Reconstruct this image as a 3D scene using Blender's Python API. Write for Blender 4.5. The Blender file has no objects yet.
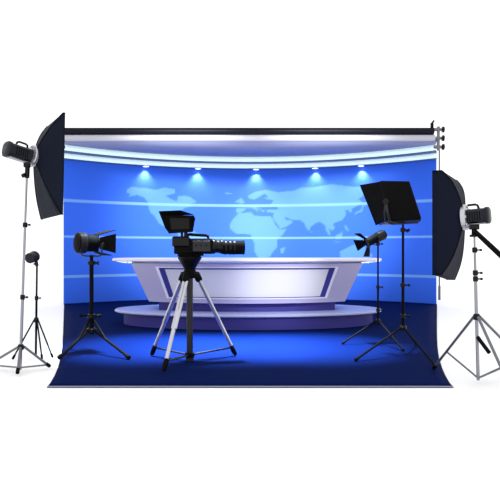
import bpy, math, random
from mathutils import Vector, Matrix
random.seed(4)
V = Vector
COL = bpy.context.scene.collection
F, CZ = 600.0, 1.25            # focal length in pixels of a 500 px frame, eye height

def P(px, py, d):              # a point at a measured distance d
    return V(((px-250)/F*d, d, CZ-(py-250)/F*d))
def G(px, py):                 # a point on the floor
    d = F*CZ/(py-250)
    return V(((px-250)/F*d, d, 0))

# ------------------------------------------------------------------ materials
def srgb(r, g, b):
    f = lambda c: (c/255/12.92) if c/255 <= .04045 else ((c/255+.055)/1.055)**2.4
    return (f(r), f(g), f(b), 1)
def mat(name, rgb, rough=.5, metal=0., spec=.5, noise=0., scale=20., bump=0., lin=None):
    m = bpy.data.materials.new(name); m.use_nodes = True
    nt = m.node_tree; b = nt.nodes['Principled BSDF']
    c = lin if lin else srgb(*rgb)
    b.inputs['Base Color'].default_value = c
    b.inputs['Roughness'].default_value = rough
    b.inputs['Metallic'].default_value = metal
    b.inputs['Specular IOR Level'].default_value = spec
    tc = nt.nodes.new('ShaderNodeTexCoord'); n = nt.nodes.new('ShaderNodeTexNoise')
    n.inputs['Scale'].default_value = scale; n.inputs['Detail'].default_value = 4
    nt.links.new(tc.outputs['Object'], n.inputs['Vector'])
    if noise:
        mx = nt.nodes.new('ShaderNodeMix'); mx.data_type = 'RGBA'
        nt.links.new(n.outputs['Fac'], mx.inputs['Factor'])
        mx.inputs[6].default_value = tuple(c[i]*(1-noise) for i in range(3))+(1,)
        mx.inputs[7].default_value = tuple(min(1, c[i]*(1+noise)) for i in range(3))+(1,)
        nt.links.new(mx.outputs[2], b.inputs['Base Color'])
    rr = nt.nodes.new('ShaderNodeMapRange')
    rr.inputs['To Min'].default_value = max(0, rough-.06); rr.inputs['To Max'].default_value = min(1, rough+.06)
    nt.links.new(n.outputs['Fac'], rr.inputs['Value']); nt.links.new(rr.outputs['Result'], b.inputs['Roughness'])
    if bump:
        bp = nt.nodes.new('ShaderNodeBump'); bp.inputs['Strength'].default_value = bump; bp.inputs['Distance'].default_value = .01
        nt.links.new(n.outputs['Fac'], bp.inputs['Height']); nt.links.new(bp.outputs['Normal'], b.inputs['Normal'])
    return m
M = {}
M['white_floor'] = mat('white_studio_floor', (250, 250, 250), .9, spec=.1)
M['navy_cloth'] = mat('navy_floor_sheet', None, .8, spec=.02, noise=.06, scale=3, lin=(.0006, .0066, .06, 1))
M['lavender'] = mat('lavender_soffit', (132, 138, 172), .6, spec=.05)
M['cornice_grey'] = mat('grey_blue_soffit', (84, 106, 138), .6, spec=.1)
M['desk_white'] = mat('satin_white_desk', (172, 168, 202), .35, spec=.3)
M['desk_top'] = mat('gloss_white_top', (222, 222, 236), .25, spec=.5)
M['desk_panel'] = mat('pearl_front_panel', (212, 212, 220), .3, spec=.5)
M['purple'] = mat('purple_lacquer', (60, 56, 134), .4, spec=.15)
M['step_top'] = mat('lavender_white_step', (164, 172, 214), .4, spec=.15)
M['black_cloth'] = mat('black_softbox_fabric', (11, 17, 34), .75, spec=.12, noise=.2, scale=14, bump=.25)
M['black'] = mat('matt_black_paint', (5, 5, 6), .7, spec=.09)
M['black_gloss'] = mat('black_plastic', (6, 6, 8), .35, spec=.22)
M['dark_metal'] = mat('dark_steel', (38, 38, 42), .4, .2, spec=.3)
M['navy_plastic'] = mat('navy_black_plastic', (14, 16, 30), .4, spec=.25)
M['chrome'] = mat('brushed_steel', (150, 150, 156), .3, .9)
M['steel'] = mat('dull_steel', (112, 112, 118), .35, .8)
M['silver'] = mat('light_alloy', (190, 190, 198), .35, .8)
M['roll_black'] = mat('black_roll', (8, 11, 24), .5, spec=.15)
M['roll_grey'] = mat('pale_grey_roll', (178, 178, 190), .45, spec=.3)
M['diffuser'] = mat('white_diffuser', (235, 235, 235), .8, spec=.1)
M['glass'] = mat('dark_glass', (3, 3, 5), .2, spec=.2)
M['led'] = mat('led_face', (200, 200, 190), .5)
def emit(name, rgb, s):
    m = bpy.data.materials.new(name); m.use_nodes = True
    b = m.node_tree.nodes['Principled BSDF']
    b.inputs['Base Color'].default_value = srgb(*rgb)
    b.inputs['Emission Color'].default_value = srgb(*rgb); b.inputs['Emission Strength'].default_value = s
    return m
M['cornice_white'] = emit('glowing_pale_cornice', (206, 228, 236), .55)  # glow added to the pale bands to help lighten the ceiling
M['lamp'] = emit('lit_lamp_lens', (240, 246, 255), 2.5)

# printed wall: blue ground, pale stripes, world map (a mesh attribute says where there is land)
def wall_mat():
    m = bpy.data.materials.new('printed_blue_wall'); m.use_nodes = True
    nt = m.node_tree; b = nt.nodes['Principled BSDF']; L = nt.links.new
    b.inputs['Roughness'].default_value = .55; b.inputs['Specular IOR Level'].default_value = .15
    at = nt.nodes.new('ShaderNodeAttribute'); at.attribute_name = 'land'
    mx = nt.nodes.new('ShaderNodeMix'); mx.data_type = 'RGBA'
    L(at.outputs['Fac'], mx.inputs['Factor'])
    mx.inputs[6].default_value = srgb(52, 106, 230); mx.inputs[7].default_value = srgb(86, 142, 232)
    tc = nt.nodes.new('ShaderNodeTexCoord'); sp = nt.nodes.new('ShaderNodeSeparateXYZ')
    L(tc.outputs['Object'], sp.inputs[0])
    cur = mx.outputs[2]
    for z, w in ((2.395, .034), (1.56, .026), (.635, .03)):
        d = nt.nodes.new('ShaderNodeMath'); d.operation = 'SUBTRACT'; L(sp.outputs['Z'], d.inputs[0]); d.inputs[1].default_value = z
        a = nt.nodes.new('ShaderNodeMath'); a.operation = 'ABSOLUTE'; L(d.outputs[0], a.inputs[0])
        r = nt.nodes.new('ShaderNodeMapRange'); r.inputs['From Min'].default_value = w*.6; r.inputs['From Max'].default_value = w*1.4
        r.inputs['To Min'].default_value = .75; r.inputs['To Max'].default_value = 0
        L(a.outputs[0], r.inputs['Value'])
        k = nt.nodes.new('ShaderNodeMix'); k.data_type = 'RGBA'; L(r.outputs['Result'], k.inputs['Factor']); L(cur, k.inputs[6])
        k.inputs[7].default_value = srgb(128, 180, 236); cur = k.outputs[2]
    L(cur, b.inputs['Base Color'])
    return m
M['wall'] = wall_mat()

# ------------------------------------------------------------------ mesh builder
def frame_of(ax):
    ax = V(ax).normalized()
    up = V((0, 0, 1)) if abs(ax.z) < .95 else V((0, 1, 0))
    u = ax.cross(up).normalized(); return u, ax.cross(u).normalized()*-1
class MB:
    def __init__(s): s.v = []; s.f = []
    def add(s, vs, fs):
        o = len(s.v); s.v += [V(p) for p in vs]; s.f += [tuple(i+o for i in f) for f in fs]; return s
    def lathe(s, p0, ax, prof, n=20, cap=True):        # prof: (distance along axis, radius)
        p0 = V(p0); ax = V(ax).normalized(); u, w = frame_of(ax); vs = []
        for t, r in prof:
            for k in range(n):
                a = 2*math.pi*k/n; vs.append(p0+ax*t+u*(r*math.cos(a))+w*(r*math.sin(a)))
        fs = []
        for j in range(len(prof)-1):
            for k in range(n):
                k2 = (k+1) % n; fs.append((j*n+k, j*n+k2, (j+1)*n+k2, (j+1)*n+k))
        if cap:
            fs.append(tuple(range(n-1, -1, -1))); fs.append(tuple((len(prof)-1)*n+k for k in range(n)))
        return s.add(vs, fs)
    def rod(s, a, b, r, r2=None, n=12):
        a = V(a); b = V(b); return s.lathe(a, b-a, [(0, r), ((b-a).length, r if r2 is None else r2)], n)
    def path(s, pts, r, n=10):
        pts = [V(p) for p in pts]; vs = []; fs = []
        for i, p in enumerate(pts):
            t = (pts[min(i+1, len(pts)-1)]-pts[max(i-1, 0)]).normalized(); u, w = frame_of(t)
            for k in range(n):
                a = 2*math.pi*k/n; vs.append(p+u*(r*math.cos(a))+w*(r*math.sin(a)))
        for j in range(len(pts)-1):
            for k in range(n):
                k2 = (k+1) % n; fs.append((j*n+k, j*n+k2, (j+1)*n+k2, (j+1)*n+k))
        fs += [tuple(range(n-1, -1, -1)), tuple((len(pts)-1)*n+k for k in range(n))]
        return s.add(vs, fs)
    def box(s, c, size, rot=None, bev=.12):            # chamfered box
        c = V(c); h = V(size)/2; b = min(h)*bev*2; R = rot or Matrix.Identity(3); vs = []; fs = []
        import itertools
        idx = {}
        for sx, sy, sz in itertools.product((-1, 1), repeat=3):
            for ax in range(3):
                q = [sx*h.x, sy*h.y, sz*h.z]; sg = (sx, sy, sz)
                for a in range(3):
                    if a != ax: q[a] -= sg[a]*b
                idx[(sx, sy, sz, ax)] = len(vs); vs.append(c+R@V(q))
        for ax in range(3):
            o = [a for a in range(3) if a != ax]
            for sg in (-1, 1):
                loop = []
                for a, d in ((-1, -1), (1, -1), (1, 1), (-1, 1)):
                    k = [0, 0, 0]; k[ax] = sg; k[o[0]] = a; k[o[1]] = d; loop.append(idx[(*k, ax)])
                fs.append(tuple(loop))
        for ax in range(3):
            o = [a for a in range(3) if a != ax]
            for a, d in itertools.product((-1, 1), repeat=2):
                k = [0, 0, 0]; k[o[0]] = a; k[o[1]] = d
                k0 = list(k); k0[ax] = -1; k1 = list(k); k1[ax] = 1
                fs.append((idx[(*k0, o[0])], idx[(*k1, o[0])], idx[(*k1, o[1])], idx[(*k0, o[1])]))
        for sx, sy, sz in itertools.product((-1, 1), repeat=3):
            fs.append(tuple(idx[(sx, sy, sz, a)] for a in range(3)))
        return s.add(vs, fs)
    def slab(s, quad, th, n=None):                     # thick plate from an outline
        q = [V(p) for p in quad]; n = V(n).normalized() if n else (q[1]-q[0]).cross(q[-1]-q[0]).normalized()
        k = len(q); vs = [p+n*th/2 for p in q]+[p-n*th/2 for p in q]
        fs = [tuple(range(k)), tuple(range(2*k-1, k-1, -1))]+[(i, i+k, (i+1) % k+k, (i+1) % k) for i in range(k)]
        return s.add(vs, fs)
    def loft(s, rings, cap=True, closed=True):
        k = len(rings[0]); vs = [p for r in rings for p in r]; fs = []
        for j in range(len(rings)-1):
            for i in range(k if closed else k-1):
                i2 = (i+1) % k; fs.append((j*k+i, j*k+i2, (j+1)*k+i2, (j+1)*k+i))
        if cap: fs += [tuple(range(k-1, -1, -1)), tuple((len(rings)-1)*k+i for i in range(k))]
        return s.add(vs, fs)
    def build(s, name, m, parent=None, label=None, smooth=35, fix=True):
        base = V((0, 0, 0)); p = parent
        while p is not None: base += p.location; p = p.parent
        me = bpy.data.meshes.new(name); me.from_pydata([tuple(q-base) for q in s.v], [], s.f); me.validate()
        if fix:
            import bmesh
            bm = bmesh.new(); bm.from_mesh(me); bmesh.ops.recalc_face_normals(bm, faces=bm.faces[:]); bm.to_mesh(me); bm.free()
        me.polygons.foreach_set('use_smooth', [True]*len(me.polygons)); me.set_sharp_from_angle(angle=math.radians(smooth))
        me.materials.append(m)
        o = bpy.data.objects.new(name, me); COL.objects.link(o)
        if parent is not None: o.parent = parent
        if label: o['label'] = label
        return o
def thing(name, label, cat, loc, group=None):
    o = bpy.data.objects.new(name, None); o.empty_display_size = .1; COL.objects.link(o)
    o.location = loc; o['label'] = label; o['category'] = cat
    if group: o['group'] = group
    return o

# ------------------------------------------------------------------ setting
fl = MB().add([(-60, -10, -.006), (60, -10, -.006), (60, 90, -.006), (-60, 90, -.006)], [(0, 1, 2, 3)]).build('floor', M['white_floor'], fix=False)
fl['kind'] = 'structure'

# ------------------------------------------------------------------ backdrop
bd = thing('studio_backdrop', 'wide blue news studio backdrop with pale world map, curved cornice and navy floor sheet', 'backdrop', (0, 13, 0))
RW, CY = 6.26, 9.24
def arc(R, xmax, n, z):
    a = math.asin(xmax/R); return [V((R*math.sin(-a+2*a*i/n), CY+R*math.cos(-a+2*a*i/n), z)) for i in range(n+1)]
# continents as longitude/latitude outlines
LAND = [
 [(-166,66),(-156,71),(-130,70),(-110,68),(-95,72),(-82,70),(-82,64),(-93,60),(-88,56),(-80,52),(-78,60),(-70,61),(-64,59),(-56,52),(-65,48),(-60,46),(-70,43),(-75,38),(-81,31),(-80,25),(-84,30),(-93,29),(-97,26),(-96,19),(-88,21),(-88,16),(-83,14),(-80,9),(-84,9),(-92,14),(-104,19),(-109,25),(-114,31),(-120,34),(-124,41),(-124,48),(-132,56),(-145,60),(-155,58),(-162,56),(-158,61),(-165,62)],
 [(-80,9),(-72,12),(-60,9),(-50,1),(-36,-6),(-40,-20),(-48,-26),(-58,-36),(-66,-45),(-70,-54),(-74,-48),(-72,-32),(-71,-18),(-80,-5),(-78,2)],
 [(-24,65),(-15,64),(-14,66),(-22,66.5)],
 [(-9,43),(-9,37),(-5,36),(0,39),(3,43),(8,44),(12,42),(16,39),(18,40),(13,45),(19,42),(23,37),(26,40),(29,41),(38,41),(42,42),(39,46),(33,46),(30,46),(36,55),(24,58),(30,60),(25,65),(18,60),(12,56),(6,58),(5,62),(14,68),(26,71),(41,67),(60,69),(68,73),(80,73),(105,77),(130,72),(160,70),(180,68),(176,62),(163,60),(162,53),(156,52),(156,61),(143,59),(136,54),(141,50),(135,44),(128,40),(129,36),(126,35),(125,39),(119,39),(122,36),(121,30),(117,24),(110,21),(106,19),(109,12),(105,9),(101,13),(104,2),(101,3),(98,10),(97,17),(91,22),(87,21),(80,15),(78,8),(74,15),(72,21),(67,25),(57,26),(52,29),(48,30),(51,25),(56,25),(59,22),(52,16),(44,12),(39,21),(35,28),(36,36),(28,37),(27,40),(22,40),(20,43),(13,46),(9,45),(3,44),(-2,44)],
 [(-6,50),(1,51),(0,54),(-3,59),(-6,57)], [(-10,52),(-6,52),(-6,55),(-9,55)],
 [(-6,36),(10,37),(11,33),(20,31),(32,31),(35,27),(38,18),(43,11),(51,12),(47,4),(40,-4),(40,-15),(35,-22),(31,-30),(25,-34),(19,-35),(13,-22),(13,-10),(9,0),(8,4),(-4,5),(-9,5),(-16,12),(-17,18),(-13,27),(-9,32)],
 [(44,-17),(50,-15),(47,-25),(44,-24)],
 [(131,31),(136,34),(141,36),(142,43),(145,44),(141,45),(139,38),(133,35)], [(80,9),(82,7),(80,6)],
 [(95,5),(104,-4),(106,-6),(100,0)], [(109,1),(117,7),(118,2),(115,-4),(110,-3)], [(105,-6),(115,-8),(112,-9)], [(120,18),(124,12),(126,7),(122,10),(120,14)],
 [(131,-1),(140,-3),(150,-9),(142,-9),(134,-5)],
 [(114,-22),(122,-17),(130,-12),(136,-12),(137,-16),(142,-11),(146,-19),(153,-27),(150,-37),(140,-38),(130,-32),(116,-35)],
]
BB = [(min(p[0] for p in q), max(p[0] for p in q), min(p[1] for p in q), max(p[1] for p in q)) for q in LAND]
def inside(x, y):
    for q, b in zip(LAND, BB):
        if not (b[0] <= x <= b[1] and b[2] <= y <= b[3]): continue
        c = False; j = len(q)-1
        for i in range(len(q)):
            (xi, yi), (xj, yj) = q[i], q[j]
            if (yi > y) != (yj > y) and x < (xj-xi)*(y-yi)/(yj-yi)+xi: c = not c
            j = i
        if c: return 1
    return 0
NX, NZ, TOPZ = 330, 118, 3.36
A0 = math.asin(4.29/RW); vs = []; land = []
for j in range(NZ+1):
    z = TOPZ*j/NZ
    for i in range(NX+1):
        a = -A0+2*A0*i/NX; vs.append((RW*math.sin(a), CY+RW*math.cos(a), z))
        lon = (RW*a*39.8-243.6+250)/.86; lon = lon if lon > -95 else -95+(lon+95)*1.6; lat = (z-1.585)/.0172
        land.append(sum(inside(lon+dx, lat+dy) for dx in (-.5, .5) for dy in (-.5, .5))/4)
W1 = NX+1
fs = [(j*W1+i, j*W1+i+1, (j+1)*W1+i+1, (j+1)*W1+i) for j in range(NZ) for i in range(NX)]
wl = MB().add(vs, fs).build('printed_wall_sheet', M['wall'], bd, 'blue wall sheet printed with world map and pale stripes')
at = wl.data.attributes.new('land', 'FLOAT', 'POINT')
at.data.foreach_set('value', land)
md = wl.modifiers.new('thickness', 'SOLIDIFY'); md.thickness = .012; md.offset = -1
# floor sheet: from under the wall towards the camera, its sides drawn in then flaring at the front hem
left = [G(x, y) for x, y in ((64, 304.3), (63.8, 312), (63.5, 322), (63, 335), (62.2, 347), (60.5, 358), (58, 368), (54.5, 376), (50.5, 383), (47, 387.3))]
right = [G(x, y) for x, y in ((437, 304.3), (437, 312), (437, 322), (437, 335), (437.5, 347), (439, 358), (442, 368), (445.5, 376), (449.5, 383), (453.5, 387.3))]
back = arc(RW+.01, 4.29, 40, 0)
rows = [back]+[[l.lerp(r, k/40) for k in range(41)] for l, r in zip(left, right)]
mb = MB()
top = [[V((p.x, p.y, .004+.004*math.sin(p.x*1.7+p.y)*(1 if 0 < k < 40 and p.y < 7 else 0)*0)) for k, p in enumerate(r)] for r in rows]
mb.loft(top, cap=False, closed=False)
fsht = mb.build('floor_sheet', M['navy_cloth'], bd, 'navy blue floor sheet')
md = fsht.modifiers.new('thickness', 'SOLIDIFY'); md.thickness = .006; md.offset = -1
hem = MB(); hem.slab([left[-1]+V((0, 0, .008)), right[-1]+V((0, 0, .008)), right[-1]+V((0, .008, .008)), left[-1]+V((0, .008, .008))], .004)
hem.build('hem', M['roll_grey'], bd, 'pale front hem')
# cornice: two stepped curved bands and a soffit that reaches forward to the roller
def strip(a, b): m_ = MB(); m_.loft([a, b], cap=False, closed=False); return m_
n = 60
def band(name, mt, r0, x0, z0, r1, x1, z1, lab):
    o = strip(arc(r0, x0, n, z0), arc(r1, x1, n, z1)).build(name, mt, bd, lab)
    s = o.modifiers.new('thickness', 'SOLIDIFY'); s.thickness = .02; s.offset = 0
    return o
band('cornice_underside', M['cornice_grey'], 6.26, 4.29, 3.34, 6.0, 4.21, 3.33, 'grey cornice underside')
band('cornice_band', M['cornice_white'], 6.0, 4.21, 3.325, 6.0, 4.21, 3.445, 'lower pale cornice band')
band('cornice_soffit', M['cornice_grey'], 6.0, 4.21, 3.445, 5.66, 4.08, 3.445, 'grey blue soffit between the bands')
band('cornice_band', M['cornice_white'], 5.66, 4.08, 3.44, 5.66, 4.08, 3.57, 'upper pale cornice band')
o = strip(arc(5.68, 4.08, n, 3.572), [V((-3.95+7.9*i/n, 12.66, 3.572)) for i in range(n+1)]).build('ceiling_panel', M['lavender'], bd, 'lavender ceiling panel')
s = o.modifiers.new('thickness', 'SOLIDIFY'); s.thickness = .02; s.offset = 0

# roller above the backdrop
ro = thing('backdrop_roller', 'black backdrop roll over a pale grey roll spanning the top of the blue backdrop', 'roller', P(250, 132, 12.6))
RD = 12.58
MB().rod(P(63, 131.3, RD), P(433.5, 131.3, RD), .074, n=24).build('upper_roll', M['roll_black'], ro, 'black upper roll')
MB().rod(P(63, 138.0, RD), P(434.5, 138.0, RD), .066, n=24).build('lower_roll', M['roll_grey'], ro, 'pale grey lower roll')
for sx in (62.5, 438.3):
    mb = MB(); mb.box(P(sx, 138.5, RD), (.05, .06, .50)); 
    for y in (129.5, 138.2, 147): mb.rod(P(sx, y, RD)+V((-.09, 0, 0)), P(sx, y, RD)+V((.05, 0, 0)), .035)
    mb.build('bracket', M['steel'], ro, 'grey end bracket')
for y in (129.5, 138.2, 147):
    MB().lathe(P(439.5, y, RD), (1, 0, 0), [(0, .022), (.05, .02), (.055, .06), (.09, .065), (.1, .05)], 16).build('knob', M['black_gloss'], ro, 'black tension knob')
mb = MB(); mb.box(P(432, 125.3, RD), (.05, .07, .11)); mb.rod(P(431.5, 124, RD), P(434, 120.5, RD), .018); mb.build('clamp', M['black'], ro, 'black clamp')
mb = MB(); x = P(439.4, 150, RD); mb.rod(x, V((x.x, x.y, P(0, 300, RD).z)), .016, n=8)
mb.rod(V((x.x, x.y, P(0, 300, RD).z)), V((x.x, x.y, P(0, 286, RD).z)), .026, n=8)
mb.build('pull_cord', M['steel'], ro, 'grey hanging pull cord')

# downlights in the cornice
LAB = ['first from the left', 'second from the left, over the video camera', 'middle one, above the centre of the desk', 'second from the right', 'rightmost, over the square light panel']
for px, lb in zip((146, 198, 256, 315, 361), LAB):
    a = math.atan((px-250)/F)
    # ray/arc meeting at R = 6.12
    R = 6.13; d = 15.0
    for _ in range(20):
        x = (px-250)/F*d; d = CY+math.sqrt(R*R-x*x)
    c = V((x, d, 3.322))
    t = thing('downlight', 'small round lit downlight under the curved cornice, '+lb, 'ceiling light', c, 'downlights along the cornice')
    MB().lathe(c+V((0, 0, -.012)), (0, 0, 1), [(0, .075), (0, .1), (.012, .1)], 24, cap=False).build('trim_ring', M['silver'], t)
    MB().lathe(c+V((0, 0, -.02)), (0, 0, 1), [(0, .04), (.006, .07), (.016, .075)], 24).build('lens', M['lamp'], t)
    ld = bpy.data.lights.new('downlight_beam', 'SPOT'); ld.energy = 60; ld.spot_size = math.radians(104); ld.spot_blend = 1.0; ld.shadow_soft_size = .03
    ld.color = (1, .74, .72)
    lo = bpy.data.objects.new('downlight_beam', ld); COL.objects.link(lo); lo.parent = t
    out = V((x, d-CY, 0)).normalized()
    lo.location = V((0, 0, -.05))+out*.02
    lo.rotation_euler = (out*.12+V((0, 0, -1))).to_track_quat('-Z', 'Y').to_euler()

# ------------------------------------------------------------------ platform and desk
pf = thing('stage_platform', 'low oval lavender platform with purple base under the white news desk', 'platform', (0, 10.3, 0))
def oval(a, b, z, n=96, cx=-.03, cy=10.3): return [V((cx+a*math.cos(2*math.pi*k/n), cy+b*math.sin(2*math.pi*k/n), z)) for k in range(n)]
MB().loft([oval(2.13, .97, .004), oval(2.13, .97, .195)]).build('base', M['purple'], pf, 'purple base')
MB().loft([oval(2.17, .99, .19), oval(2.25, 1.03, .2), oval(2.28, 1.05, .215), oval(2.28, 1.05, .235), oval(2.265, 1.04, .248), oval(2.22, 1.0, .25)]).build('deck', M['step_top'], pf, 'lavender white deck')

dk = thing('news_desk', 'wide white curved news anchor desk with inset front panel on the oval platform', 'desk', (-.04, 10.1, .25))
DX = -.05
def plan(a, yf, s, yb, z, n=48, p=2.0):
    pts = [V((DX+a*u, yf+s*abs(u)**p, z)) for u in [-1+2*i/n for i in range(n+1)]]
    return pts+[V((DX+a*u*.98, yb, z)) for u in (1, .5, 0, -.5, -1)]
def S(u, w, off=0):            # front face of the body: u across, w from bottom 0 to top 1
    a = 1.63+(1.90-1.63)*w; yf = 9.56+(9.42-9.56)*w; z = .395+(1.035-.395)*w
    return V((DX+a*u, yf+.42*u*u+off, z-off*.2))
MB().loft([plan(1.47, 9.72, .3, 10.6, .25), plan(1.47, 9.72, .3, 10.6, .40)]).build('plinth', M['purple'], dk, 'purple recessed plinth')
mb = MB(); nu = 48
us = sorted(set([-1+2*i/nu for i in range(nu+1)]+[-.79, .79])); ws = [0, .03, .1, .25, .5, .75, .915, .97, 1]
vs = [S(u, w) for w in ws for u in us]; k = len(us); fs = []
for j in range(len(ws)-1):
    for i in range(k-1):
        um, wm = (us[i]+us[i+1])/2, (ws[j]+ws[j+1])/2
        if abs(um) < .79 and .1 < wm < .915: continue
        fs.append((j*k+i, j*k+i+1, (j+1)*k+i+1, (j+1)*k+i))
mb.add(vs, fs)
bk = [V((DX+a*sgn, 10.75, z)) for sgn in (-1, 1) for a, z in ((1.63, .395), (1.90, 1.035))]
o = len(mb.v); mb.v += bk; B0, B1, C0, C1 = o, o+1, o+2, o+3
T = (len(ws)-1)*k
mb.f += [tuple(j*k for j in range(len(ws)))+(B1, B0), tuple(j*k+k-1 for j in range(len(ws)))[::-1]+(C0, C1), (B0, B1, C1, C0),
         tuple(range(0, k))+(C0, B0), tuple(T+i for i in range(k))[::-1]+(B1, C1)]
mb.build('desk_body', M['desk_white'], dk, smooth=30)
uu = [-.79+1.58*i/40 for i in range(41)]
def loop(ku, w0, w1, off): return [S(u*ku, w0, off) for u in uu]+[S(u*ku, w1, off) for u in uu[::-1]]
MB().loft([loop(1, .1, .915, 0), loop(.995, .105, .91, -.012), loop(.975, .125, .895, -.012), loop(.965, .135, .885, .0)], cap=False).build('panel_moulding', M['desk_top'], dk, 'white moulding around the front panel')
MB().loft([loop(.966, .134, .886, .001), loop(.90, .17, .865, .055)], cap=False).build('panel_reveal', M['purple'], dk, 'purple sloped reveal around the front panel')
pw = [.16+(.875-.16)*i/8 for i in range(9)]
mb = MB(); mb.loft([[S(u*.91, w, .054) for u in uu] for w in pw], cap=False, closed=False); mb.build('front_panel', M['desk_panel'], dk, 'pearl white front panel')
MB().loft([plan(2.02, 9.45, .58, 10.85, 1.03), plan(2.2, 9.33, .66, 10.9, 1.06), plan(2.24, 9.3, .68, 10.92, 1.075), plan(2.24, 9.3, .68, 10.92, 1.105), plan(2.225, 9.31, .68, 10.91, 1.115)]).build('desktop', M['desk_top'], dk, 'white overhanging desktop')

# ------------------------------------------------------------------ light stands
def stand_parts(root, base, feet, hubz, top, r=.018, leg_m='black', pole_m='black', collars=(), brace=None, rubber=True, legr=.013, colz=.05, knob=None):
    base = V(base); top = V(top)
    def at(z): t = z/top.z; return V((base.x+(top.x-base.x)*t, base.y+(top.y-base.y)*t, z))
    segs = [colz]+sorted(collars)+[top.z]; mb = MB()
    for i in range(len(segs)-1): mb.rod(at(segs[i]), at(segs[i+1]), r*(1-.14*i))
    mb.build('pole', M[pole_m], root)
    for z in collars:
        mb = MB(); mb.lathe(at(z-.025), top-base, [(0, r*1.25), (.006, r*1.6), (.045, r*1.6), (.05, r*1.25)], 14)
        mb.rod(at(z), at(z)+V((r*3.2, -r, 0)), r*.45); mb.lathe(at(z)+V((r*2.6, -r, 0)), (1, 0, 0), [(0, r*.5), (.004, r*.8), (.02, r*.8)], 10)
        mb.build('collar', M['black_gloss'], root, 'black locking collar')
    mb = MB(); mb.lathe(at(hubz-.03), (0, 0, 1), [(0, r*1.5), (.006, r*2.1), (.045, r*2.1), (.06, r*1.4)], 16)
    for f in feet:
        dd = V((f.x-base.x, f.y-base.y, 0)).normalized(); mb.rod(at(hubz)+dd*r, at(hubz)+dd*(r*2.6), r*.7)
    mb.build('hub', M['black_gloss'], root, 'black leg hub')
    for f in feet:
        f = V(f); f.z = legr+.012; dd = V((f.x-base.x, f.y-base.y, 0)).normalized(); h = at(hubz)+dd*(r*2.2)
        lg = MB().rod(h, f, legr).build('leg', M[leg_m], root)
        if rubber:
            ax = (f-h).normalized(); MB().lathe(f-ax*.05, ax, [(0, legr*1.1), (.008, legr*1.5), (.05, legr*1.5), (.058, legr*1.1)], 12).build('rubber_foot', M['black'], lg, 'black rubber foot')
        if brace:
            zb, t = brace; q = h.lerp(f, t); MB().rod(at(zb), q, legr*.7, n=8).build('brace', M[leg_m], root)
    return at
def XY(d, px): return (px-250)/F*d

# ---- barn-door spotlight head
def spot_head(root, c, ax, r, L, door, rear=1.0, yk=True, fls=(.55, .55, .55, .55), dw=1.0, dl=(1, 1, 1, 1), dws=(1, 1, 1, 1)):
    """c: pivot in the middle of the barrel; ax: beam direction"""
    ax = V(ax).normalized(); u, w = frame_of(ax); c = V(c)
    p0 = c-ax*L/2
    body = MB().lathe(p0, ax, [(0, r*.5*rear), (.012, r*.86*rear), (.04, r*1.0*rear), (L*.45, r*1.0*rear), (L*.5, r*.94), (L*.92, r*.9), (L*.93, r*.98), (L, r*.98), (L, r*.84), (L*.93, r*.8)], 28).build('lamp_housing', M['black'], root, 'black round lamp housing')
    mb = MB()
    for k in range(5): mb.lathe(p0+ax*(L*(.1+.065*k)), ax, [(0, r*1.0*rear), (.0, r*1.05*rear), (.01, r*1.05*rear), (.01, r*1.0*rear)], 28, cap=False)
    mb.build('cooling_fins', M['dark_metal'], body)
    MB().lathe(p0+ax*(L*.94), ax, [(0, r*.82), (.012, r*.5), (.016, .002)], 24).build('front_lens', M['glass'], body, 'dark glass lens')
    e = c+ax*L/2
    for k in range(4):
        fl = fls[k]; a = math.pi/2*k; o = u*math.cos(a)+w*math.sin(a); t = ax.cross(o).normalized()
        h = e+o*r*.95; tip = h+(ax*math.cos(fl)+o*math.sin(fl))*door*dl[k]
        nrm = (ax*math.cos(fl)+o*math.sin(fl)).cross(t)
        MB().slab([h-t*r*.62*dws[k], h+t*r*.62*dws[k], tip+t*r*dw*dws[k], tip-t*r*dw*dws[k]], .008, nrm).build('barn_door', M['black'], root, 'black flared barn door')
    return body
def yoke(root, c, side, r, drop, rr=.01):
    side = V(side).normalized(); c = V(c); a = c+side*r; b = c-side*r; dz = V((0, 0, -drop))
    pts = [a, a+dz*.75, a+dz*.93-side*r*.12, a+dz-side*r*.35, b+dz+side*r*.35, b+dz*.93+side*r*.12, b+dz*.75, b]
    mb = MB().path(pts, rr, 8); mb.build('yoke', M['dark_metal'], root, 'bent steel yoke')
    for s_, p in ((1, a), (-1, b)): MB().lathe(p-side*s_*.01, side*s_, [(0, .012), (.025, .012), (.026, .028), (.045, .028)], 12).build('tilt_knob', M['black_gloss'], root)

# left spotlight
b = V((XY(7.3, 91.5), 7.3, 0))
t = thing('studio_spotlight', 'round black barn door spotlight on a stocky tripod stand left of the video camera', 'studio light', b)
c = P(86, 243, 7.3)
stand_parts(t, b, [G(59, 360.5), G(129, 360), G(70, 349.5)], P(0, 330, 7.3).z, V((b.x, b.y, P(0, 255, 7.3).z)), r=.03, collars=(P(0, 263, 7.3).z, P(0, 316, 7.3).z), legr=.017, colz=P(0, 334, 7.3).z, brace=(P(0, 316, 7.3).z, .35))
mb = MB(); mb.rod(P(80.5, 315.5, 7.27), P(101, 315.5, 7.27), .012); mb.lathe(P(80, 315.5, 7.27), (1, 0, 0), [(0, .02), (.03, .02)], 10); mb.lathe(P(99, 315.5, 7.27), (1, 0, 0), [(0, .02), (.03, .02)], 10); mb.build('crossbar', M['black'], t)
ax = V((.78, .62, -.02))
spot_head(t, c, ax, .112, .26, .19, rear=1.1, dl=(1.05, 1, 1, .8), dws=(1, 1.35, 1, 1.1), fls=(.75, .32, .75, .25), dw=1.05)
yoke(t, P(91.5, 245, 7.3), V((.9, -.35, 0)), .15, .135, .011)

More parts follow.
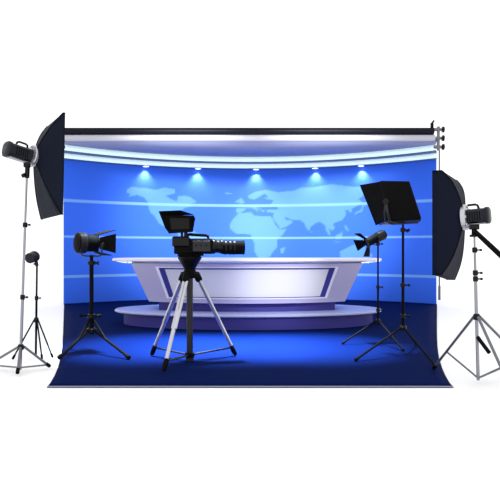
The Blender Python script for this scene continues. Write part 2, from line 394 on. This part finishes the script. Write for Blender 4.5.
# small spotlight by the desk
b = V((XY(8.0, 378), 8.0, 0))
t = thing('studio_spotlight', 'slim black spotlight tilted down on a thin stand right of the white desk', 'studio light', b)
stand_parts(t, b, [G(342.5, 345), G(403.5, 352), G(393, 339)], P(0, 321, 8).z, V((b.x, b.y, P(0, 238, 8).z)), r=.016, collars=(P(0, 244, 8).z, P(0, 287, 8).z, P(0, 310, 8).z), legr=.012, colz=P(0, 324, 8).z)
c = P(376, 238, 8.0); ax = V((-.8, -.25, -.38))
spot_head(t, c, ax, .066, .31, .13, fls=(.85, .95, .85, .95), dw=1.25)
yoke(t, c, V((.3, -.95, 0)), .08, .09, .008)

# square light panel
D = 7.14
b = V((XY(D, 403), D, 0))
t = thing('light_panel', 'large square black light panel with side flap on a stand near right softbox', 'studio light', b)
stand_parts(t, b, [G(355.5, 362), G(436, 369), G(416.5, 346)], P(0, 328, D).z, V((b.x, b.y, P(0, 221, D).z)), r=.021, collars=(P(0, 230, D).z, P(0, 285, D).z, P(0, 316, D).z), legr=.013, colz=P(0, 331, D).z)
back_q = [P(380.5, 180.5, 7.05), P(409.6, 181, 7.0), P(421.5, 217.6, 6.92), P(390, 220.5, 6.97)]
nrm = (back_q[1]-back_q[0]).cross(back_q[3]-back_q[0]).normalized()
if nrm.y < 0: nrm = -nrm
th = .10
MB().loft([[p+(sum(back_q, V())/4-p)*.05 for p in back_q], [p+nrm*.012 for p in back_q], [p+nrm*th for p in back_q]]).build('panel_housing', M['black'], t)
q2 = [p+(sum(back_q, V())/4-p)*.06+nrm*(th+.004) for p in back_q]
MB().slab(q2, .008, nrm).build('lamp_face', M['led'], t, 'pale lamp face')
MB().slab([P(360, 185, 7.4), P(380.5, 181.5, 7.12), P(391, 220, 7.04), P(376, 225.3, 7.3)], .012).build('side_flap', M['black'], t, 'black side flap')
MB().slab([P(379, 225, 7.35), P(391, 221, 7.02), P(421, 219.5, 6.96), P(418, 223, 7.3)], .012).build('bottom_flap', M['black_gloss'], t, 'black bottom flap')
mb = MB(); pv = P(386, 201.5, 6.97); mb.path([pv, P(387.5, 212, 6.93), P(389.5, 221, 6.95), P(396, 223.5, 7.06), P(403, 223.5, 7.14)], .014, 8)
mb.path([pv, P(384.5, 212, 6.99), P(385, 221, 7.0), P(392, 224, 7.08), P(403, 223.8, 7.14)], .01, 8); mb.build('yoke', M['dark_metal'], t, 'steel yoke arm')
MB().lathe(pv+V((0, .02, 0)), (-.2, -1, 0), [(0, .015), (.03, .015), (.031, .035), (.055, .035)], 12).build('tilt_knob', M['black_gloss'], t)
MB().lathe(P(403, 231, D)+V((.02, -.01, 0)), (1, 0, 0), [(0, .008), (.02, .008), (.021, .02), (.04, .02)], 12).build('lock_knob', M['black_gloss'], t)

# ------------------------------------------------------------------ softbox lights
def softbox(root, near, far, ring_c, ring_r, bulge, lip, nseg=10):
    """near, far: (top, bottom) corners of the front rectangle; ring_c: speed ring centre"""
    fr = [V(near[0]), V(far[0]), V(far[1]), V(near[1])]; cen = sum(fr, V())/4
    nrm = (fr[1]-fr[0]).cross(fr[3]-fr[0]).normalized()
    if nrm.dot(cen-ring_c) < 0: nrm = -nrm
    ring = [ring_c+(p-cen).normalized()*ring_r for p in fr]
    rings = []
    for k in range(nseg+1):
        s = k/nseg; row = []
        for a, b_ in zip(ring, fr):
            p = a.lerp(b_-nrm*lip, s); out = (b_-cen).normalized()
            row.append(p+out*bulge*math.sin(math.pi*s)*(1-.25*s)-nrm*bulge*.35*math.sin(math.pi*s))
        rings.append(row)
    rings.append([p.copy() for p in fr])
    full = []
    for j, row in enumerate(rings):          # subdivide the four sides, sagging slightly between the rods
        rr = []; s = min(1, j/nseg)
        for i in range(4):
            a, b_ = row[i], row[(i+1) % 4]; mid = sum(row, V())/4
            for q in range(6):
                w = q/6; p = a.lerp(b_, w); sag = .05*math.sin(math.pi*s)*math.sin(math.pi*w)
                rr.append(p+(mid-p)*sag)
        full.append(rr)
    shell = MB(); shell.loft(full, cap=False); sh = shell.build('softbox_shell', M['black_cloth'], root, 'black fabric softbox shell', smooth=50)
    m = sh.modifiers.new('thickness', 'SOLIDIFY'); m.thickness = .006; m.offset = 0
    MB().slab([p+(cen-p)*.02-nrm*lip*.6 for p in fr], .006, nrm).build('diffuser', M['diffuser'], sh, 'white front diffuser')
    mb = MB()
    for i in range(4): mb.path([r[i]+(r[i]-sum(r, V())/4).normalized()*.004 for r in rings], .007, 6)
    mb.build('seam', M['black'], sh, 'black corner seams')
    ax = (cen-ring_c).normalized()
    return ax
def flash_head(root, c, ax, L, r, ring_r, ring_c, handle=True):
    """c: back end; ax towards the softbox"""
    ax = V(ax).normalized(); up = V((0, 0, 1)); side = ax.cross(up).normalized(); upv = side.cross(ax).normalized(); c = V(c)
    def sec(t, sx, sy, n=24, e=3.2):
        out = []
        for k in range(n):
            a = 2*math.pi*k/n; ca, sa = math.cos(a), math.sin(a); q = (abs(ca)**e+abs(sa)**e)**(-1/e)
            out.append(c+ax*t+side*(sx*q*ca)+upv*(sy*q*sa))
        return out
    body = MB().loft([sec(0, r*.86, r*.9), sec(.01, r*1.04, r*1.06), sec(.035, r*1.04, r*1.06), sec(.04, r*.95, r*.95), sec(L*.86, r*.95, r*.95), sec(L*.9, r*1.02, r*1.02), sec(L, r*.96, r*.96)]).build('flash_body', M['navy_plastic'], root, 'dark flash head body', smooth=40)
    for sg in (-1, 1):
        mb = MB()
        for k in range(6): mb.box(c+ax*(L*(.28+.08*k))+side*sg*r*.95, (.008, .006, r*1.1), Matrix((ax, side, upv)).transposed())
        mb.build('vent_grille', M['black'], body, 'black vent grille')
    MB().box(c+ax*L*.5-upv*r*.98, (L*.8, r*1.0, r*.14), Matrix((ax, side, upv)).transposed()).build('base_rail', M['chrome'], body, 'silver rail under the body')
    h0, h1 = c+ax*L*.34+upv*r*.92, c+ax*L*.78+upv*r*.92
    MB().path([h0, h0+upv*r*.45+ax*.01, h0+upv*r*.58+ax*.03, h1+upv*r*.58-ax*.03, h1+upv*r*.45-ax*.01, h1], .011, 8).build('handle', M['black_gloss'], root, 'black carry handle')
    mb = MB(); d = V(ring_c)-c; t1 = d.dot(ax)
    mb.lathe(V(ring_c)-ax*.035, ax, [(0, r*1.0), (0, ring_r*.92), (.008, ring_r), (.04, ring_r), (.045, ring_r*.9), (.045, r*.9)], 32)
    for k in range(8):
        a = 2*math.pi*k/8; o = side*math.cos(a)+upv*math.sin(a); mb.rod(V(ring_c)-ax*.045+o*ring_r*.8, V(ring_c)-ax*.03+o*ring_r*.8, .015, n=8)
    mb.build('speed_ring', M['silver'], root, 'silver speed ring')

# left softbox
D = 6.15
b = V((XY(D, 20), D, 0))
t = thing('softbox_light', 'black softbox flash on a steel stand left of the blue backdrop', 'softbox', b)
rc = P(35.5, 157, 6.22)
near = (P(65.2, 113.5, 6.0), P(63, 214, 6.0)); far = (P(49, 127, 6.75), P(43, 219, 6.75))
softbox(t, near, far, rc, .10, .03, .02)
axh = (P(35, 158, 6.25)-P(6, 148.5, 6.0)).normalized()
flash_head(t, P(5.5, 148.5, 6.0), axh, .30, .075, .115, P(33.5, 156.5, 6.22))
top = P(27, 170, 6.12)
at_ = stand_parts(t, b, [G(49.5, 368.5), G(-14, 368.5), G(17.5, 375.5)], P(0, 347, D).z, top, r=.015, leg_m='steel', pole_m='chrome', collars=(P(0, 297, D).z, P(0, 225, D).z), legr=.013, brace=(.045, .93), colz=.02)
mb = MB(); mb.rod(P(27, 178, 6.12), P(27.5, 166, 6.12), .024); mb.box(P(27, 165, 6.11), (.06, .05, .05)); mb.rod(P(23, 174.5, 6.08), P(28, 173, 6.12), .012); mb.lathe(P(22, 176, 6.08), (.9, 0, .3), [(0, .02), (.03, .02)], 10)
mb.build('tilt_bracket', M['black_gloss'], t, 'black tilt bracket')

# right softbox
D = 5.62
b = V((XY(D, 478.3), D, 0))
t = thing('softbox_light', 'black softbox flash with a boom arm on a steel stand right of the blue backdrop', 'softbox', b)
rc = P(463.5, 217.5, 5.75)
near = (P(432.3, 171.6, 5.75), P(432.3, 274.2, 5.75)); far = (P(448, 181, 6.45), P(446, 279, 6.45))
softbox(t, near, far, rc, .115, .055, .09)
flash_head(t, P(490, 215, 5.62), (rc-P(490, 215, 5.62)).normalized(), .28, .075, .125, P(463.8, 217.5, 5.74))
top = P(474.2, 228, 5.66)
stand_parts(t, b, [G(433.5, 370.5), b+V((.62, .05, 0)), b+V((.06, -.64, 0))], P(0, 317, D).z, top, r=.015, leg_m='steel', pole_m='chrome', collars=(P(0, 250, D).z, P(0, 273, D).z, P(0, 279, D).z), legr=.013, brace=(.05, .66), colz=.03)
mb = MB(); mb.rod(P(474.2, 237, 5.66), P(474.2, 226, 5.66), .024); mb.box(P(474.3, 227, 5.65), (.08, .06, .05)); mb.rod(P(470.5, 236, 5.62), P(476, 234.5, 5.66), .012)
mb.build('tilt_bracket', M['black_gloss'], t, 'black tilt bracket')
MB().rod(P(474.5, 231, 5.62), P(512, 266, 5.5), .022, .026).build('boom_arm', M['black'], t, 'black boom arm')
MB().rod(P(477.5, 337, 5.6), P(489.5, 353, 5.5), .018).build('support_strut', M['black'], t, 'short black strut low on the stand')

# small flash on its own stand
D = 7.0
b = V((XY(D, 35.8), D, 0))
t = thing('flash_light', 'small black flash lamp on a short thin black stand behind the left softbox stand', 'studio light', b)
stand_parts(t, b, [G(12.8, 360.5), G(52.5, 358.8), G(42, 360)], P(0, 320, D).z, V((XY(D, 37), D, P(0, 264, D).z)), r=.013, collars=(P(0, 298, D).z,), legr=.009, colz=.03)
ax = (P(28.5, 258.5, 6.9)-P(35, 256, 7.02)).normalized(); e0 = P(35.5, 256, 7.02)
MB().lathe(e0, ax, [(0, .03), (.004, .062), (.03, .066), (.04, .058), (.085, .056), (.09, .062), (.12, .06), (.122, .02)], 20).build('lamp_housing', M['navy_plastic'], t, 'dark lamp housing')
MB().lathe(e0-ax*.008, ax, [(0, .02), (.003, .045), (.01, .05)], 20).build('back_plate', M['steel'], t, 'grey back plate')
mb = MB(); mb.rod(P(37, 266, D), P(35.5, 259, 7.0), .02); mb.rod(P(33.5, 264, 6.98), P(37.5, 264, 7.0), .01); mb.build('tilt_bracket', M['black_gloss'], t)

# ------------------------------------------------------------------ video camera and tripod
D = 6.76
b = V((XY(D, 189.7), D, 0))
t = thing('tripod', 'large silver legged camera tripod carrying the video camera in front of the desk', 'tripod', b)
feet = [G(152.5, 356.5), G(164.5, 372.5), G(234.5, 356.5)]
hz = P(0, 273, D).z
mb = MB(); mb.lathe(V((b.x, b.y, hz-.06)), (0, 0, 1), [(0, .05), (.01, .085), (.05, .095), (.07, .075), (.10, .06), (.14, .07), (.15, .05)], 20)
mb.build('spider', M['black'], t, 'black leg crown')
mb = MB(); mb.lathe(V((b.x, b.y, P(0, 268, D).z)), (0, 0, 1), [(0, .07), (.03, .085), (.06, .105), (.10, .13), (.125, .14), (.135, .12)], 24)
mb.build('fluid_head', M['black_gloss'], t, 'black bowl shaped pan head')
mb = MB(); mb.rod(V((b.x, b.y, P(0, 361, D).z)), V((b.x, b.y, hz)), .036, n=16); mb.lathe(V((b.x, b.y, P(0, 361.5, D).z)), (0, 0, 1), [(0, .03), (.01, .045), (.06, .045), (.07, .036)], 16)
mb.build('centre_column', M['dark_metal'], t, 'dark centre column')
mb = MB(); zc = P(0, 355, D).z; mb.lathe(V((b.x, b.y, zc-.03)), (0, 0, 1), [(0, .04), (.01, .055), (.05, .055), (.06, .04)], 16); mb.build('spreader_hub', M['black'], t)
for f in feet:
    dd = V((f.x-b.x, f.y-b.y, 0)).normalized(); h = V((b.x, b.y, hz-.02))+dd*.085; f = f+V((0, 0, .045))
    axl = (f-h).normalized(); sd = axl.cross(V((0, 0, 1))).normalized(); L = (f-h).length
    mb = MB(); mb.rod(h+sd*.016, h+axl*L*.60+sd*.016, .017); mb.rod(h-sd*.016, h+axl*L*.60-sd*.016, .017); mb.rod(h+axl*L*.4, f, .022)
    lg = mb.build('leg', M['silver'], t, 'silver tripod leg')
    MB().lathe(f-axl*.10, axl, [(0, .022), (.01, .027), (.07, .029), (.11, .025), (.13, .017)], 14).build('rubber_foot', M['black'], lg, 'black rubber foot')
    MB().box(h+axl*.03, (.07, .07, .12), Matrix((sd, axl.cross(sd), axl)).transposed(), .25).build('leg_clamp', M['black'], lg, 'black leg clamp')
    MB().rod(V((b.x, b.y, zc)), h.lerp(f, .93), .012, n=8).build('spreader_arm', M['dark_metal'], t, 'dark spreader arm')

yaw = math.radians(10); ca, sa = math.cos(yaw), math.sin(yaw)
cx = V((ca, sa, 0)); cyv = V((-sa, ca, 0)); cz = V((0, 0, 1)); RC = Matrix((cx, cyv, cz)).transposed()
px1 = D/F
cb = V((b.x, b.y, P(0, 254.5, D).z))
t = thing('video_camera', 'large black broadcast video camera with hooded viewfinder pointing right on the silver tripod', 'video camera', cb)
def K(px, py, y=0): return V((b.x, D, 0))+cx*((px-189.7)*px1/ca)+cyv*y+V((0, 0, P(0, py, D).z))
def kbox(x0, x1, y0, y1, dep, yo=0, bev=.12): return MB().box((K(x0, y0, yo)+K(x1, y1, yo))/2, (abs(x1-x0)*px1/ca, dep, abs(y1-y0)*px1), RC, bev)
mb = kbox(188, 212, 238.5, 254, .20); mb.build('camera_body', M['black'], t)
mb = kbox(172.5, 189.5, 236.5, 247, .17); mb.v += []; mb.build('rear_unit', M['black_gloss'], t, 'black rear battery unit')
kbox(174.5, 189.5, 246.5, 254, .15).build('rear_base', M['black'], t)
kbox(192, 209, 241, 251.5, .025, -.108).build('side_panel', M['dark_metal'], t, 'dark grey side panel')
for k in range(3): MB().rod(K(195+5*k, 245.5, -.118), K(195+5*k, 245.5, -.132), .012, n=10).build('button', M['black_gloss'], t)
kbox(178, 203, 253.5, 256, .13).build('mount_plate', M['black'], t)
mb = MB(); mb.path([K(187.5, 238.5), K(187.5, 235.6), K(189, 234.4), K(205.5, 235.4), K(207.8, 236.4), K(208.2, 239)], .017, 8); mb.build('top_handle', M['black'], t)
lens = MB().lathe(K(211, 246.3), cx, [(0, .085), (.03, .088), (.05, .075), (.09, .075), (.10, .082), (.12, .082), (.125, .07)], 28).build('lens_barrel', M['black_gloss'], t)
MB().lathe(K(220.5, 247.4), cx, [(0, .068), (.01, .076), (.09, .077), (.10, .08), (.25, .08), (.255, .083), (.268, .083), (.268, .07), (.24, .065)], 32).build('lens_hood', M['black'], t)
mb = MB()
for k in range(3): mb.lathe(K(221.5, 247.4)+cx*(.03+.05*k), cx, [(0, .07), (0, .084), (.02, .084), (.02, .07)], 32, cap=False)
mb.build('zoom_ring', M['black_gloss'], lens, 'ribbed zoom rings')
MB().lathe(K(220.5, 247.4)+cx*.235, cx, [(0, .066), (.012, .04), (.014, .002)], 28).build('front_glass', M['glass'], lens, 'dark front glass')
# viewfinder: a hood that opens towards the operator
f0 = [K(166.5, 215.5, -.10), K(192.8, 216, -.09), K(192.6, 231.8, -.08), K(169.5, 233.5, -.09)]
f1 = [K(166.5, 215.5, .13), K(192.8, 216, .12), K(192.6, 231.8, .11), K(169.5, 233.5, .12)]
MB().loft([f0, f1]).build('viewfinder', M['black'], t)
MB().slab([K(159.5, 212.8, -.17), K(180, 211.6, -.16), K(192.5, 215.2, -.10), K(166, 215.8, -.10)], .01).build('hood_flap', M['black'], t, 'black sunshade flap')
MB().slab([K(159.5, 212.8, -.17), K(166, 215.8, -.10), K(169.5, 233.5, -.09), K(165.5, 228.5, -.16)], .01).build('hood_flap', M['black'], t, 'black sunshade flap')
MB().slab([K(192.6, 215.5, -.09), K(193.8, 219, -.14), K(192.5, 226, -.14), K(191.8, 231, -.08)], .01).build('hood_flap', M['black'], t, 'black sunshade flap')
MB().slab([K(169.5, 218.5, -.104), K(188.5, 218.8, -.096), K(188.8, 229, -.09), K(171.5, 230, -.095)], .006).build('screen', M['glass'], t, 'dark viewfinder screen')
mb = MB(); mb.rod(K(186, 239), K(186, 231), .022); mb.rod(K(182, 237.5, -.02), K(182, 232, -.02), .015); mb.build('viewfinder_arm', M['black_gloss'], t)

# ------------------------------------------------------------------ light
w = bpy.data.worlds.new('studio_world'); bpy.context.scene.world = w; w.use_nodes = True
bg = w.node_tree.nodes['Background']; bg.inputs['Color'].default_value = (1, 1, 1, 1); bg.inputs['Strength'].default_value = 1.25
def spot(name, loc, tgt, e, ang, blend, size, col=(1, 1, 1)):
    l = bpy.data.lights.new(name, 'SPOT'); l.energy = e; l.spot_size = math.radians(ang); l.spot_blend = blend; l.shadow_soft_size = size; l.color = col
    o = bpy.data.objects.new(name, l); COL.objects.link(o); o.location = loc
    o.rotation_euler = (V(tgt)-V(loc)).to_track_quat('-Z', 'Y').to_euler(); return o
for x in (-1.2, -.2, .75): spot('floor_pool', (x, 7.75, 7), (x, 7.75, 0), 24000, 24, 1.0, .2, (.72, .86, 1))
spot('desk_key', (1.6, 3.0, 3.6), (.45, 9.5, .75), 2300, 14, 1.0, .3)
for x in (-1.3, 1.5): spot('map_wash', (x, 6.5, 4.6), (x*1.1, 15.5, 1.75), 5200, 33, 1.0, .4, (1, .95, .95))
for x in (-2.0, 0, 2.0):      # unseen fill lights added behind the desk to brighten ceiling and wall
    l = bpy.data.lights.new('ceiling_fill_light', 'AREA'); l.energy = 38; l.shape = 'RECTANGLE'; l.size = 1.6; l.size_y = .3; l.color = (.9, .93, 1)
    o = bpy.data.objects.new('ceiling_fill_light', l); COL.objects.link(o); o.location = (x, 11.75, .3); o.rotation_euler = (math.pi*.98, 0, 0)

cam = bpy.data.cameras.new('camera'); co = bpy.data.objects.new('camera', cam); COL.objects.link(co)
cam.sensor_width = 36; cam.lens = 36*F/500; co.location = (0, 0, CZ); co.rotation_euler = (math.pi/2, 0, 0); cam.clip_end = 300
sc = bpy.context.scene; sc.camera = co
sc.view_settings.view_transform = 'Standard'; sc.view_settings.look = 'None'; sc.view_settings.exposure = 0; sc.view_settings.gamma = 1
sc.view_settings.use_curve_mapping = False
